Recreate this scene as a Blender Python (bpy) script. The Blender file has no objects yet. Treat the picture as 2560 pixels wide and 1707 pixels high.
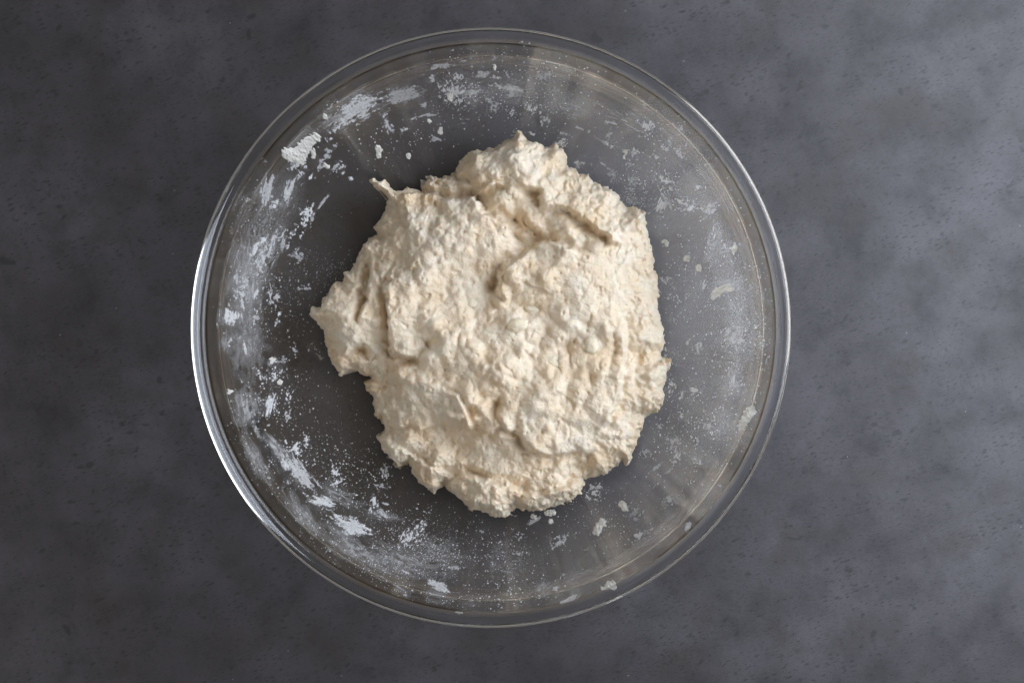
import bpy, math, random
import numpy as np

# ------------------------------------------------------------------ camera, world, light
ZR, H = 0.110, 0.75                 # rim height, camera height above the rim (m)
S = 0.13 / 755.0                    # metres per photo pixel in the plane of the rim
CX, CY = 54 * S, -34.5 * S          # camera, seen from the bowl's centre
sc = bpy.context.scene
col = sc.collection
cam_d = bpy.data.cameras.new('camera')
cam = bpy.data.objects.new('camera', cam_d)
col.objects.link(cam)
cam.location = (CX, CY, ZR + H)
cam_d.sensor_width = 36.0
cam_d.lens = 36.0 * H / (2560 * S)
cam_d.clip_start, cam_d.clip_end = 0.01, 50
sc.camera = cam

world = bpy.data.worlds.new('World')
sc.world = world
world.use_nodes = True
bg = world.node_tree.nodes['Background']
bg.inputs['Color'].default_value = (1.0, 0.97, 0.94, 1)
bg.inputs['Strength'].default_value = 0.17

def lamp(name, loc, target, sx, sy, power, color):
    d = bpy.data.lights.new(name, 'AREA')
    d.shape = 'RECTANGLE'
    d.size, d.size_y = sx, sy
    d.energy = power
    d.color = color
    o = bpy.data.objects.new(name, d)
    col.objects.link(o)
    from mathutils import Vector
    o.location = loc
    o.rotation_euler = (Vector(target) - Vector(loc)).to_track_quat('-Z', 'Y').to_euler()
    return o
lamp('window_light', (0.50, 0.11, 0.40), (0.02, 0.0, 0.03), 0.62, 0.58, 7.1, (0.80, 0.875, 1.0))
lamp('room_bounce_light', (-0.75, -0.28, 0.42), (0.0, 0.0, 0.03), 0.9, 0.6, 1.2, (1.0, 0.96, 0.91))

sc.view_settings.view_transform = 'Standard'
sc.view_settings.look = 'None'
sc.view_settings.exposure = 0.0
sc.view_settings.gamma = 1.0
sc.view_settings.use_curve_mapping = False
sc.render.engine = 'CYCLES'
sc.cycles.use_denoising = True
sc.cycles.caustics_refractive = True
sc.cycles.caustics_reflective = True
sc.cycles.blur_glossy = 0.0
sc.cycles.max_bounces = 16
sc.cycles.transmission_bounces = 16
sc.cycles.transparent_max_bounces = 16
sc.cycles.sample_clamp_indirect = 0.0

random.seed(7)
rng = np.random.default_rng(7)

# ------------------------------------------------------------------ helpers
def tag(o, label=None, cat=None, group=None, kind=None):
    if label: o['label'] = label
    if cat: o['category'] = cat
    if group: o['group'] = group
    if kind: o['kind'] = kind
    return o

def mesh_obj(name, V, F, mat, parent=None, smooth=True, attr=None):
    """V (n,3) array, F (m,k) array or list of arrays of equal k"""
    V = np.asarray(V, dtype=np.float32)
    Fs = F if isinstance(F, list) else [F]
    Fs = [np.asarray(f, dtype=np.int32) for f in Fs if len(f)]
    me = bpy.data.meshes.new(name)
    me.vertices.add(len(V))
    me.vertices.foreach_set('co', V.ravel())
    li = np.concatenate([f.ravel() for f in Fs])
    tot = np.concatenate([np.full(len(f), f.shape[1], dtype=np.int32) for f in Fs])
    st = np.concatenate([[0], np.cumsum(tot)[:-1]]).astype(np.int32)
    me.loops.add(len(li))
    me.loops.foreach_set('vertex_index', li)
    me.polygons.add(len(tot))
    me.polygons.foreach_set('loop_start', st)
    me.polygons.foreach_set('loop_total', tot)
    me.update(calc_edges=True)
    me.validate()
    if smooth:
        me.polygons.foreach_set('use_smooth', np.ones(len(me.polygons), dtype=bool))
    if attr is not None:
        for an, av in attr.items():
            a = me.attributes.new(an, 'FLOAT', 'POINT')
            a.data.foreach_set('value', np.asarray(av, dtype=np.float32))
    me.materials.append(mat)
    o = bpy.data.objects.new(name, me)
    col.objects.link(o)
    if parent: o.parent = parent
    return o

# --- numpy noise
PERM = rng.permutation(256).astype(np.int64)
PERM = np.concatenate([PERM, PERM, PERM])
ANG = rng.random(256) * 2 * np.pi
GX, GY = np.cos(ANG), np.sin(ANG)
G3 = rng.normal(size=(256, 3)); G3 /= np.linalg.norm(G3, axis=1)[:, None]

def perlin(x, y, seed=0):
    x = np.asarray(x, float) + seed * 17.31; y = np.asarray(y, float) + seed * 9.77
    xi = np.floor(x).astype(np.int64); yi = np.floor(y).astype(np.int64)
    fx, fy = x - xi, y - yi
    xi &= 255; yi &= 255
    u = fx * fx * fx * (fx * (fx * 6 - 15) + 10); v = fy * fy * fy * (fy * (fy * 6 - 15) + 10)
    def g(ix, iy, dx, dy):
        h = PERM[PERM[ix & 255] + (iy & 255)]
        return GX[h] * dx + GY[h] * dy
    a = g(xi, yi, fx, fy); b = g(xi + 1, yi, fx - 1, fy)
    c = g(xi, yi + 1, fx, fy - 1); d = g(xi + 1, yi + 1, fx - 1, fy - 1)
    return 1.5 * (a + u * (b - a) + v * ((c + u * (d - c)) - (a + u * (b - a))))

def perlin3(p, seed=0):
    p = p + np.array([seed * 13.7, seed * 7.9, seed * 3.3])
    i = np.floor(p).astype(np.int64); f = p - i; i &= 255
    w = f * f * f * (f * (f * 6 - 15) + 10)
    out = 0
    for dx in (0, 1):
        for dy in (0, 1):
            for dz in (0, 1):
                h = PERM[PERM[PERM[(i[:, 0] + dx) & 255] + ((i[:, 1] + dy) & 255)] + ((i[:, 2] + dz) & 255)]
                g = G3[h]
                dd = g[:, 0] * (f[:, 0] - dx) + g[:, 1] * (f[:, 1] - dy) + g[:, 2] * (f[:, 2] - dz)
                ww = (w[:, 0] if dx else 1 - w[:, 0]) * (w[:, 1] if dy else 1 - w[:, 1]) * (w[:, 2] if dz else 1 - w[:, 2])
                out = out + dd * ww
    return out * 1.6

def fbm(x, y, octs=4, seed=0, gain=0.5):
    o, a, s = 0, 1.0, 0
    for k in range(octs):
        o = o + a * perlin(x * 2 ** k, y * 2 ** k, seed + k); s += a; a *= gain
    return o / s

JX = rng.random(65536); JY = rng.random(65536); JR = rng.random(65536)
def worley(x, y, seed=0):
    """distance to nearest jittered point, second distance, that cell's random value"""
    xi = np.floor(x).astype(np.int64); yi = np.floor(y).astype(np.int64)
    f1 = np.full(np.shape(x), 9.0); f2 = f1.copy(); rv = np.zeros(np.shape(x))
    for dx in (-1, 0, 1):
        for dy in (-1, 0, 1):
            cx, cy = xi + dx, yi + dy
            h = (cx * 73856093 ^ cy * 19349663 ^ (seed * 83492791 + 12345)) & 65535
            d = np.hypot(cx + JX[h] - x, cy + JY[h] - y)
            m = d < f1
            f2 = np.where(m, f1, np.minimum(f2, d))
            rv = np.where(m, JR[h], rv)
            f1 = np.where(m, d, f1)
    return f1, f2, rv

def sstep(a, b, x):
    t = np.clip((x - a) / (b - a), 0, 1)
    return t * t * (3 - 2 * t)

# --- materials
def material(name):
    m = bpy.data.materials.new(name); m.use_nodes = True
    nt = m.node_tree
    return m, nt, nt.nodes['Principled BSDF'], nt.nodes['Material Output']
def node(nt, kind, **kw):
    n = nt.nodes.new(kind)
    for k, v in kw.items():
        if k.startswith('_'): setattr(n, k[1:], v)
    for k, v in kw.items():
        if not k.startswith('_'):
            n.inputs[k].default_value = v
    return n
def ramp(nt, fac, stops, interp='LINEAR'):
    r = nt.nodes.new('ShaderNodeValToRGB'); r.color_ramp.interpolation = interp
    e = r.color_ramp.elements
    while len(e) < len(stops): e.new(0.5)
    for el, (p, c) in zip(e, stops):
        el.position = p; el.color = c if len(c) == 4 else (*c, 1)
    nt.links.new(fac, r.inputs['Fac'])
    return r
def mix(nt, fac, a, b, blend='MIX'):
    n = nt.nodes.new('ShaderNodeMix'); n.data_type = 'RGBA'; n.blend_type = blend
    for s, v in ((n.inputs[0], fac), (n.inputs[6], a), (n.inputs[7], b)):
        if isinstance(v, (int, float)): s.default_value = v
        elif isinstance(v, tuple): s.default_value = (*v, 1) if len(v) == 3 else v
        else: nt.links.new(v, s)
    return n.outputs[2]

# ------------------------------------------------------------------ table top
def table_material():
    m, nt, b, out = material('stone_table')
    L = nt.links.new
    tc = nt.nodes.new('ShaderNodeTexCoord')
    mp = nt.nodes.new('ShaderNodeMapping'); mp.inputs['Rotation'].default_value = (0, 0, math.radians(-22))
    L(tc.outputs['Object'], mp.inputs['Vector'])
    st = nt.nodes.new('ShaderNodeMapping'); st.inputs['Scale'].default_value = (1, 2.7, 1)
    L(mp.outputs[0], st.inputs['Vector'])
    big = node(nt, 'ShaderNodeTexNoise', Scale=13.0, Detail=5.0, Roughness=0.58)
    L(mp.outputs[0], big.inputs['Vector'])
    mid = node(nt, 'ShaderNodeTexNoise', Scale=42.0, Detail=6.0, Roughness=0.62)
    L(mp.outputs[0], mid.inputs['Vector'])
    fine = node(nt, 'ShaderNodeTexNoise', Scale=420.0, Detail=4.0, Roughness=0.7)
    L(st.outputs[0], fine.inputs['Vector'])
    brn = node(nt, 'ShaderNodeTexNoise', Scale=28.0, Detail=4.0, Roughness=0.6)
    off = nt.nodes.new('ShaderNodeMapping'); off.inputs['Location'].default_value = (3.1, 1.7, 0)
    L(tc.outputs['Object'], off.inputs['Vector']); L(off.outputs[0], brn.inputs['Vector'])
    c0 = ramp(nt, big.outputs['Fac'], [(0.30, (0.037, 0.033, 0.035)), (0.5, (0.058, 0.053, 0.058)), (0.70, (0.082, 0.077, 0.085))]).outputs[0]
    f1 = ramp(nt, mid.outputs['Fac'], [(0.30, (0.62, 0.62, 0.63)), (0.5, (0.98, 0.98, 0.98)), (0.75, (1.2, 1.2, 1.21))]).outputs[0]
    c1 = mix(nt, 1.0, c0, f1, 'MULTIPLY')
    f2 = ramp(nt, fine.outputs['Fac'], [(0.32, (0.62, 0.62, 0.62)), (0.46, (1, 1, 1)), (0.75, (1.12, 1.12, 1.12))]).outputs[0]
    c2 = mix(nt, 0.75, c1, f2, 'MULTIPLY')
    # brownish stains
    bm = ramp(nt, brn.outputs['Fac'], [(0.52, (0, 0, 0)), (0.70, (0.75, 0.75, 0.75))]).outputs[0]
    c3 = mix(nt, bm, c2, (0.040, 0.034, 0.030))
    # short dark flecks all leaning the same way, in drifts
    last = c3
    fl_h = None
    for (sx, sy, scl, thr, w, drift, seed) in ((1, 2.6, 190, 0.26, 0.10, 0.45, 0.0), (1, 1.9, 105, 0.18, 0.08, 0.46, 4.0), (1, 1.4, 46, 0.10, 0.03, 0.44, 9.0), (1, 3.0, 270, 0.28, 0.09, 0.42, 14.0)):
        mm = nt.nodes.new('ShaderNodeMapping'); mm.inputs['Scale'].default_value = (sx, sy, 1); mm.inputs['Location'].default_value = (seed, seed * 0.7, 0)
        L(mp.outputs[0], mm.inputs['Vector'])
        wn = node(nt, 'ShaderNodeTexNoise', Scale=scl * 1.3, Detail=2.0)
        L(mm.outputs[0], wn.inputs['Vector'])
        wv = nt.nodes.new('ShaderNodeVectorMath'); wv.operation = 'MULTIPLY_ADD'
        L(wn.outputs['Color'], wv.inputs[0]); wv.inputs[1].default_value = (0.9 / scl,) * 3; L(mm.outputs[0], wv.inputs[2])
        v = node(nt, 'ShaderNodeTexVoronoi', Scale=scl); v.voronoi_dimensions = '2D'
        L(wv.outputs[0], v.inputs['Vector'])
        # each cell gets its own fleck size
        sep = nt.nodes.new('ShaderNodeSeparateColor'); L(v.outputs['Color'], sep.inputs[0])
        dn = node(nt, 'ShaderNodeTexNoise', Scale=22.0, Detail=3.0); L(mm.outputs[0], dn.inputs['Vector'])
        a1 = nt.nodes.new('ShaderNodeMath'); a1.operation = 'MULTIPLY'; L(sep.outputs[0], a1.inputs[0]); L(dn.outputs['Fac'], a1.inputs[1])
        a2 = node(nt, 'ShaderNodeMapRange'); L(a1.outputs[0], a2.inputs[0])
        a2.inputs[1].default_value = drift - 0.16; a2.inputs[2].default_value = drift + 0.16; a2.inputs[3].default_value = 0.0; a2.inputs[4].default_value = thr
        sb = nt.nodes.new('ShaderNodeMath'); sb.operation = 'SUBTRACT'; L(a2.outputs[0], sb.inputs[0]); L(v.outputs['Distance'], sb.inputs[1])
        mr = node(nt, 'ShaderNodeMapRange'); L(sb.outputs[0], mr.inputs[0])
        mr.inputs[1].default_value = -w; mr.inputs[2].default_value = w; mr.inputs[3].default_value = 0; mr.inputs[4].default_value = 0.62
        last = mix(nt, mr.outputs[0], last, (0.018, 0.017, 0.018))
        if fl_h is None: fl_h = mr.outputs[0]
    # rare pale specks
    v = node(nt, 'ShaderNodeTexVoronoi', Scale=36.0); v.voronoi_dimensions = '2D'
    L(off.outputs[0], v.inputs['Vector'])
    sp = ramp(nt, v.outputs['Distance'], [(0.006, (0.6, 0.6, 0.6)), (0.014, (0, 0, 0))]).outputs[0]
    sep = nt.nodes.new('ShaderNodeSeparateColor'); L(v.outputs['Color'], sep.inputs[0])
    gt = nt.nodes.new('ShaderNodeMath'); gt.operation = 'GREATER_THAN'; gt.inputs[1].default_value = 0.86; L(sep.outputs[0], gt.inputs[0])
    spm = nt.nodes.new('ShaderNodeMath'); spm.operation = 'MULTIPLY'; L(sp, spm.inputs[0]); L(gt.outputs[0], spm.inputs[1])
    last = mix(nt, spm.outputs[0], last, (0.32, 0.32, 0.33))
    L(last, b.inputs['Base Color'])
    rr = ramp(nt, mid.outputs['Fac'], [(0.3, (0.58,) * 3), (0.7, (0.48,) * 3)]).outputs[0]
    L(rr, b.inputs['Roughness'])
    b.inputs['Specular IOR Level'].default_value = 0.5
    hsum = nt.nodes.new('ShaderNodeMath'); hsum.operation = 'MULTIPLY_ADD'; L(fl_h, hsum.inputs[0]); hsum.inputs[1].default_value = -0.6; L(fine.outputs['Fac'], hsum.inputs[2])
    bp = node(nt, 'ShaderNodeBump', Strength=0.2, Distance=0.0005); L(hsum.outputs[0], bp.inputs['Height'])
    L(bp.outputs[0], b.inputs['Normal'])
    return m
TABLE = table_material()
def table():
    n = 24
    a, hgt = 0.9, 0.03
    xs = np.linspace(-a, a, n)
    X, Y = np.meshgrid(xs, xs, indexing='ij')
    V = np.stack([X.ravel(), Y.ravel(), np.zeros(n * n)], 1)
    i = np.arange(n - 1)
    I, J = np.meshgrid(i, i, indexing='ij')
    q = (I * n + J).ravel()
    F = np.stack([q, q + n, q + n + 1, q + 1], 1)
    V2 = [(-a, -a, -hgt), (a, -a, -hgt), (a, a, -hgt), (-a, a, -hgt), (-a, -a, -0.0005), (a, -a, -0.0005), (a, a, -0.0005), (-a, a, -0.0005)]
    k = n * n
    F2 = np.array([(0, 3, 2, 1), (0, 1, 5, 4), (1, 2, 6, 5), (2, 3, 7, 6), (3, 0, 4, 7)]) + k
    o = mesh_obj('table_top', np.concatenate([V, np.array(V2)]), [F, F2], TABLE, smooth=False)
    tag(o, kind='structure')
table()

# ------------------------------------------------------------------ glass bowl
def catmull(pts, per=10):
    P = np.array(pts, float)
    P = np.concatenate([[2 * P[0] - P[1]], P, [2 * P[-1] - P[-2]]])
    out = []
    for i in range(1, len(P) - 2):
        for t in np.linspace(0, 1, per, endpoint=False):
            a, b, c, d = P[i - 1], P[i], P[i + 1], P[i + 2]
            out.append(0.5 * ((2 * b) + (-a + c) * t + (2 * a - 5 * b + 4 * c - d) * t * t + (-a + 3 * b - 3 * c + d) * t ** 3))
    out.append(P[-2])
    return np.array(out)
inner_lo = catmull([(0, .0058), (.022, .0058), (.046, .0062), (.064, .0092), (.080, .0165), (.0935, .0285), (.1045, .0440), (.1120, .0605), (.1163, .0752), (.1179, .0812)], 9)
step_in = np.zeros((0, 2))
step_in = np.array([(.11802, .0817), (.11800, .0819), (.11802, .0821), (.11818, .0823)])
inner_hi = catmull([(.11838, .0829), (.1189, .0846), (.1197, .0868), (.1206, .0893), (.1217, .0935), (.1229, .0985), (.1237, .1020)], 6)
rim = np.concatenate([catmull([(.1241, .1036), (.1247, .1052), (.1255, .1065), (.1265, .1074), (.1275, .1078), (.1285, .1076), (.1293, .1068), (.1299, .1056), (.1300, .1043), (.1295, .1031), (.1285, .1021), (.1273, .1013)], 4)])
outer = np.concatenate([catmull([(.1263, .1002), (.1258, .0970), (.1250, .0930), (.1241, .0885), (.1232, .0842)], 6),
                        catmull([(.1218, .0796), (.1204, .0752), (.1160, .0590), (.1083, .0415), (.0970, .0252), (.0830, .0128), (.0660, .0048), (.0520, .0016), (.0460, .0006), (.0430, .0010), (.0400, .0016), (.0200, .0018), (0, .0018)], 8)])
PROF = np.concatenate([inner_lo, step_in, inner_hi, rim, outer])
INR = np.concatenate([inner_lo, step_in, inner_hi])
def bowl_z(r):
    return np.interp(r, INR[:, 0], INR[:, 1])
def glass_material():
    m, nt, b, out = material('clear_glass')
    b.inputs['Base Color'].default_value = (0.985, 0.995, 1.0, 1)
    b.inputs['Transmission Weight'].default_value = 1.0
    b.inputs['Roughness'].default_value = 0.05
    b.inputs['IOR'].default_value = 1.47
    tc = nt.nodes.new('ShaderNodeTexCoord')
    n = node(nt, 'ShaderNodeTexNoise', Scale=38.0, Detail=2.0)
    nt.links.new(tc.outputs['Object'], n.inputs['Vector'])
    bp = node(nt, 'ShaderNodeBump', Strength=0.015, Distance=0.004)
    nt.links.new(n.outputs['Fac'], bp.inputs['Height'])
    nt.links.new(bp.outputs[0], b.inputs['Normal'])
    return m
GLASS = glass_material()
def bowl():
    ns = 256
    P = PROF[1:-1]
    th = np.arange(ns) * 2 * np.pi / ns
    n = len(P)
    wob = 1 + 0.0010 * np.sin(2 * th + 0.6) + 0.0005 * np.sin(3 * th + 2)
    V = np.stack([(P[:, 0][:, None] * np.cos(th) * wob).ravel(), (P[:, 0][:, None] * np.sin(th) * wob).ravel(), np.repeat(P[:, 1], ns)], 1)
    V = np.concatenate([V, [(0, 0, PROF[0, 1]), (0, 0, PROF[-1, 1])]])
    I, J = np.meshgrid(np.arange(n - 1), np.arange(ns), indexing='ij')
    a = (I * ns + J).ravel(); bq = (I * ns + (J + 1) % ns).ravel()
    F = np.stack([a, bq, bq + ns, a + ns], 1)
    j = np.arange(ns)
    t1 = np.stack([np.full(ns, n * ns), (j + 1) % ns, j], 1)[:, ::-1]
    t2 = np.stack([np.full(ns, n * ns + 1), (n - 1) * ns + j, (n - 1) * ns + (j + 1) % ns], 1)[:, ::-1]
    # orientation: normals outward of the glass
    o = mesh_obj('glass_bowl', V, [F, t1, t2], GLASS)
    import bmesh
    bm = bmesh.new(); bm.from_mesh(o.data); bmesh.ops.recalc_face_normals(bm, faces=bm.faces); bm.to_mesh(o.data); bm.free()
    o.data.polygons.foreach_set('use_smooth', np.ones(len(o.data.polygons), dtype=bool))
    tag(o, 'large clear glass mixing bowl with a rounded rim, dusted inside with flour', 'bowl')
    return o
bowl()

# photo pixel -> point
def px_at(px, py, z):
    k = S * (H + ZR - z) / H
    return CX + (np.asarray(px, float) - 1280) * k, CY - (np.asarray(py, float) - 853.5) * k
def px_bowl(px, py):
    lo, hi = 0.0, 0.105
    for _ in range(40):
        z = (lo + hi) / 2
        x, y = px_at(px, py, z)
        if bowl_z(math.hypot(x, y)) > z: lo = z
        else: hi = z
    return float(x), float(y), z

# ------------------------------------------------------------------ dough
OUT = [(772,785),(777,767),(796,766),(805,746),(820,724),(828,705),(850,700),(856,679),(871,673),(890,638),(903,609),(919,590),(939,582),(931,569),(950,536),(963,510),(960,488),(944,475),(925,456),(928,447),(947,453),(963,448),(981,472),(1000,474),(1017,464),(1037,467),(1054,474),(1049,459),(1070,448),(1073,432),(1091,443),(1134,428),(1142,405),(1177,375),(1212,372),(1240,364),(1261,353),(1283,348),(1289,333),(1307,333),(1316,353),(1340,359),(1372,367),(1391,364),(1410,375),(1417,394),(1414,410),(1436,418),(1452,434),(1471,436),(1489,456),(1519,467),(1538,479),(1554,501),(1568,518),(1583,514),(1615,534),(1618,571),(1627,603),(1634,635),(1637,670),(1646,683),(1650,727),(1646,762),(1653,785),(1661,814),(1663,859),(1655,894),(1682,899),(1672,932),(1658,973),(1663,994),(1648,1028),(1617,1042),(1606,1073),(1586,1121),(1575,1152),(1565,1164),(1556,1152),(1531,1173),(1520,1186),(1462,1200),(1455,1231),(1424,1252),(1386,1266),(1338,1279),(1290,1272),(1262,1290),(1234,1290),(1200,1276),(1177,1278),(1153,1252),(1133,1240),(1109,1214),(1088,1236),(1064,1224),(1043,1207),(1028,1183),(1022,1162),(988,1169),(978,1152),(957,1131),(936,1095),(957,1073),(947,1052),(929,1042),(928,1000),(912,973),(904,959),(919,945),(878,928),(847,942),(823,904),(812,870),(805,828),(785,801)]
def seg_dist(PX, PY, pts, closed):
    """distance to a polyline; sign of the side (+ left of its direction, y up); run along it 0..1"""
    pts = np.array(pts, float)
    A = pts if closed else pts[:-1]
    B = np.roll(pts, -1, 0) if closed else pts[1:]
    ln = np.hypot(*(B - A).T); cum = np.concatenate([[0], np.cumsum(ln)]); tot = cum[-1]
    best = np.full(PX.shape, 1e9); side = np.zeros(PX.shape); run = np.zeros(PX.shape)
    for i in range(len(A)):
        ax, ay = A[i]; dx, dy = B[i] - A[i]
        t = np.clip(((PX - ax) * dx + (PY - ay) * dy) / (dx * dx + dy * dy + 1e-18), 0, 1)
        ex, ey = PX - ax - t * dx, PY - ay - t * dy
        d = ex * ex + ey * ey
        m = d < best
        best = np.where(m, d, best)
        side = np.where(m, np.sign(dx * ey - dy * ex), side)
        run = np.where(m, (cum[i] + t * ln[i]) / tot, run)
    return np.sqrt(best), side, run
def inside(PX, PY, pts):
    pts = np.array(pts, float); c = np.zeros(PX.shape, bool); n = len(pts)
    for i in range(n):
        x1, y1 = pts[i]; x2, y2 = pts[(i + 1) % n]
        if y1 == y2: continue
        c ^= ((y1 > PY) != (y2 > PY)) & (PX < (x2 - x1) * (PY - y1) / (y2 - y1) + x1)
    return c
MM = 0.001
DG = {}
def dough():
    """works in a plan grid in millimetres; the photo's outline and folds are read at the dough's own heights"""
    zo = 0.026            # height at which the outline is seen
    def W(p, z=0.044):
        x, y = px_at([q[0] for q in p], [q[1] for q in p], z)
        return np.stack([x, y], 1) * 1000
    O = W(OUT, zo)
    st = 0.26
    x0, y0 = O.min(0) - 3; x1, y1 = O.max(0) + 3
    xs = np.arange(x0, x1, st); ys = np.arange(y0, y1, st)
    X, Y = np.meshgrid(xs, ys, indexing='ij')
    # ragged outline
    jx = X + 0.9 * perlin(X / 3.2, Y / 3.2, 1) + 0.4 * perlin(X / 1.3, Y / 1.3, 2)
    jy = Y + 0.9 * perlin(X / 3.2, Y / 3.2, 3) + 0.55 * perlin(X / 1.3, Y / 1.3, 4)
    d, _, _ = seg_dist(jx, jy, O, True)
    D = np.where(inside(jx, jy, O), d, -d)
    Dp = np.maximum(D, 0)
    R = np.hypot(X, Y)
    zb = bowl_z(R / 1000) * 1000
    # the mound
    edge = 1 - np.clip(1 - Dp / 5.0, 0, 1) ** 2.2
    Dm = 46.0
    t = np.clip(Dp / Dm, 0, 1)
    dome = 1 - (1 - t) ** 2.4
    cx, cy = W([(1270, 800)])[0]
    lean = 0.03 * (X - cx) - 0.02 * (Y - cy)
    h = 11.0 * edge ** 0.7 + 31.0 * dome + lean * t
    # warped coordinates for the folds
    wx = X + 1.3 * perlin(X / 6, Y / 6, 11) + 0.6 * perlin(X / 2.2, Y / 2.2, 12)
    wy = Y + 1.3 * perlin(X / 6, Y / 6, 13) + 0.6 * perlin(X / 2.2, Y / 2.2, 14)
    def lip(pts, A, L, G, g, w=0.9, flip=False):
        """a fold: the side to the left of the line (as seen in the photo, going along it) rides over the other"""
        p = W(pts)
        dd, side, run = seg_dist(wx, wy, p, False)
        s = dd * side * (-1 if flip else 1)
        fade = np.clip(run / 0.12, 0, 1) * np.clip((1 - run) / 0.12, 0, 1)
        end = (run <= 0) | (run >= 1)
        hi = A * np.exp(-np.maximum(s, 0) / L) * (1 - 0.0 * w)
        rise = 1 / (1 + np.exp(-np.clip(s / (0.5 * w), -30, 30)))
        lo = -G * np.exp(-(np.minimum(s, 0) / g) ** 2)
        tot = hi * rise + lo * (1 - rise)
        fall = np.where(end, np.exp(-(dd / 3.0) ** 2), 1.0)
        return tot * fade * fall
    def crease(pts, G, g):
        p = W(pts)
        dd, side, run = seg_dist(wx, wy, p, False)
        fade = np.clip(run / 0.15, 0, 1) * np.clip((1 - run) / 0.15, 0, 1)
        return -G * fade * np.exp(-(dd / g) ** 1.4)
    def blob(px, py, rx, ry, ang, A, pw=2.0):
        c = W([(px, py)])[0]; k = S * 1000 * (H + ZR - 0.044) / H
        a = math.radians(-ang); u = (wx - c[0]) * math.cos(a) + (wy - c[1]) * math.sin(a); v = -(wx - c[0]) * math.sin(a) + (wy - c[1]) * math.cos(a)
        q = (u / (rx * k)) ** 2 + (v / (ry * k)) ** 2
        return A * np.exp(-q ** (pw / 2))
    f = np.zeros_like(X)
    # the broad pillows and the valleys between them
    for (x, y, rx, ry, a, A) in ((1070,600,120,110,-20,2.6),(1440,740,150,120,0,2.4),(1220,900,120,90,0,2.2),(1490,480,110,60,35,2.4),(1250,400,90,50,-10,2.0),(850,790,60,70,0,1.6),(1340,1010,120,70,0,1.6),(1200,1245,110,36,0,1.6)):
        f += blob(x, y, rx, ry, a, A, 2.6)
    for (x, y, rx, ry, a, A) in ((1225,720,26,90,20,-2.6),(1330,570,80,44,35,-3.2),(1120,1110,100,40,30,-2.6),(935,720,16,100,8,-2.2),(1380,830,60,36,10,-1.8),(1010,900,70,24,15,-1.8),(1250,1150,120,28,5,-1.8),(1590,940,24,90,0,-1.8)):
        f += blob(x, y, rx, ry, a, A)
    # left lobe riding over the back lobe
    f += lip([(968,486),(1010,470),(1060,480),(1120,494),(1186,490),(1214,535),(1245,548),(1272,556),(1274,576),(1292,600),(1312,618)], 5.5, 11, 5.5, 4.5, flip=True)
    # right-hand lobe riding over the hollow, and the seam between left and right lobes
    f += lip([(1264,756),(1250,732),(1240,690),(1262,662),(1306,640),(1318,620),(1350,606),(1380,602),(1412,618),(1450,640)], 5.2, 11, 4.5, 3.6, flip=True)
    # back-right roll riding over the hollow
    f += lip([(1560,622),(1500,582),(1455,552),(1420,524),(1356,516),(1350,482),(1308,470),(1262,460)], 4.5, 9, 4.2, 3.6, flip=True)
    f += lip([(1262,462),(1225,468),(1195,482),(1180,500)], 2.5, 5, 3.5, 2.8, flip=True)
    # hollow between the lobes
    f += blob(1315, 560, 62, 46, 40, -6.0)
    f += blob(1300, 604, 34, 16, 35, -4.0)
    f += lip([(1210,530),(1250,520),(1290,545),(1330,590),(1372,600)], 1.6, 4, 1.8, 1.6)
    f += crease([(1300,545),(1330,575),(1360,598)], 2.2, 0.9)
    f += blob(1285, 478, 22, 16, 0, 3.0); f += blob(1340, 560, 26, 14, 45, 2.6)
    f += crease([(1392,600),(1440,596),(1500,612)], 1.4, 1.0)
    # back lobe: little ridges
    f += lip([(1130,432),(1170,440),(1196,462),(1216,440),(1262,450)], 2.2, 5, 2.2, 2.0)
    f += blob(1190, 395, 40, 26, 10, 2.0); f += blob(1290, 400, 40, 30, 10, 4.0); f += blob(1300, 350, 12, 14, 0, 3.5)
    f += blob(1176, 480, 22, 12, 20, -3.0)
    # left ear, its seams and the fold down the left flank
    f += lip([(925,640),(915,690),(917,730),(905,775),(893,812)], 4.2, 8, 4.4, 3.2)
    f += lip([(985,660),(972,690),(962,722),(972,770),(974,815),(972,870),(985,890),(1030,894),(1058,898)], 4.6, 9, 4.0, 3.2)
    f += blob(850, 790, 46, 56, 0, 3.6); f += blob(905, 884, 24, 16, 20, -4.8); f += blob(868, 690, 26, 14, -30, 1.4)
    f += lip([(833,880),(860,888),(880,872),(905,862),(925,868)], 2.6, 5, 2.4, 2.2)
    f += crease([(880,720),(905,744),(912,770)], 2.2, 1.2)
    f += blob(940, 730, 16, 60, 8, 2.0); f += blob(1010, 740, 40, 50, 0, 1.8)
    # middle knuckles and hollows
    for (x, y, rx, ry, a, A) in ((1293,811,26,18,0,2.6),(1130,860,34,48,0,2.0),(1262,920,44,40,0,3.0),(1180,830,26,60,10,1.6),(1075,800,30,24,0,2.2),(1060,690,40,60,0,1.8),(1130,590,60,50,0,2.2),
                                 (1420,640,70,44,0,1.6),(1500,760,50,60,0,1.2),(1350,700,60,40,0,1.6),(1340,1000,48,42,0,2.6),(1270,1025,20,26,0,1.6),(1400,1090,44,40,0,2.0),(1180,1000,24,40,-35,2.8),(1140,985,16,36,-40,1.8),
                                 (1050,960,50,22,30,2.0),(1000,920,30,30,0,2.2),(1480,1000,60,60,0,1.6),(1130,1040,26,20,0,1.4),(1010,1080,44,26,30,1.8),(1090,1150,40,28,0,1.6),(1230,1240,60,36,-8,3.0),(1370,1225,60,22,-12,1.6),(1010,1120,30,24,0,1.2),(1180,1260,30,20,0,1.6)):
        f += blob(x, y, rx, ry, a, A)
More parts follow.
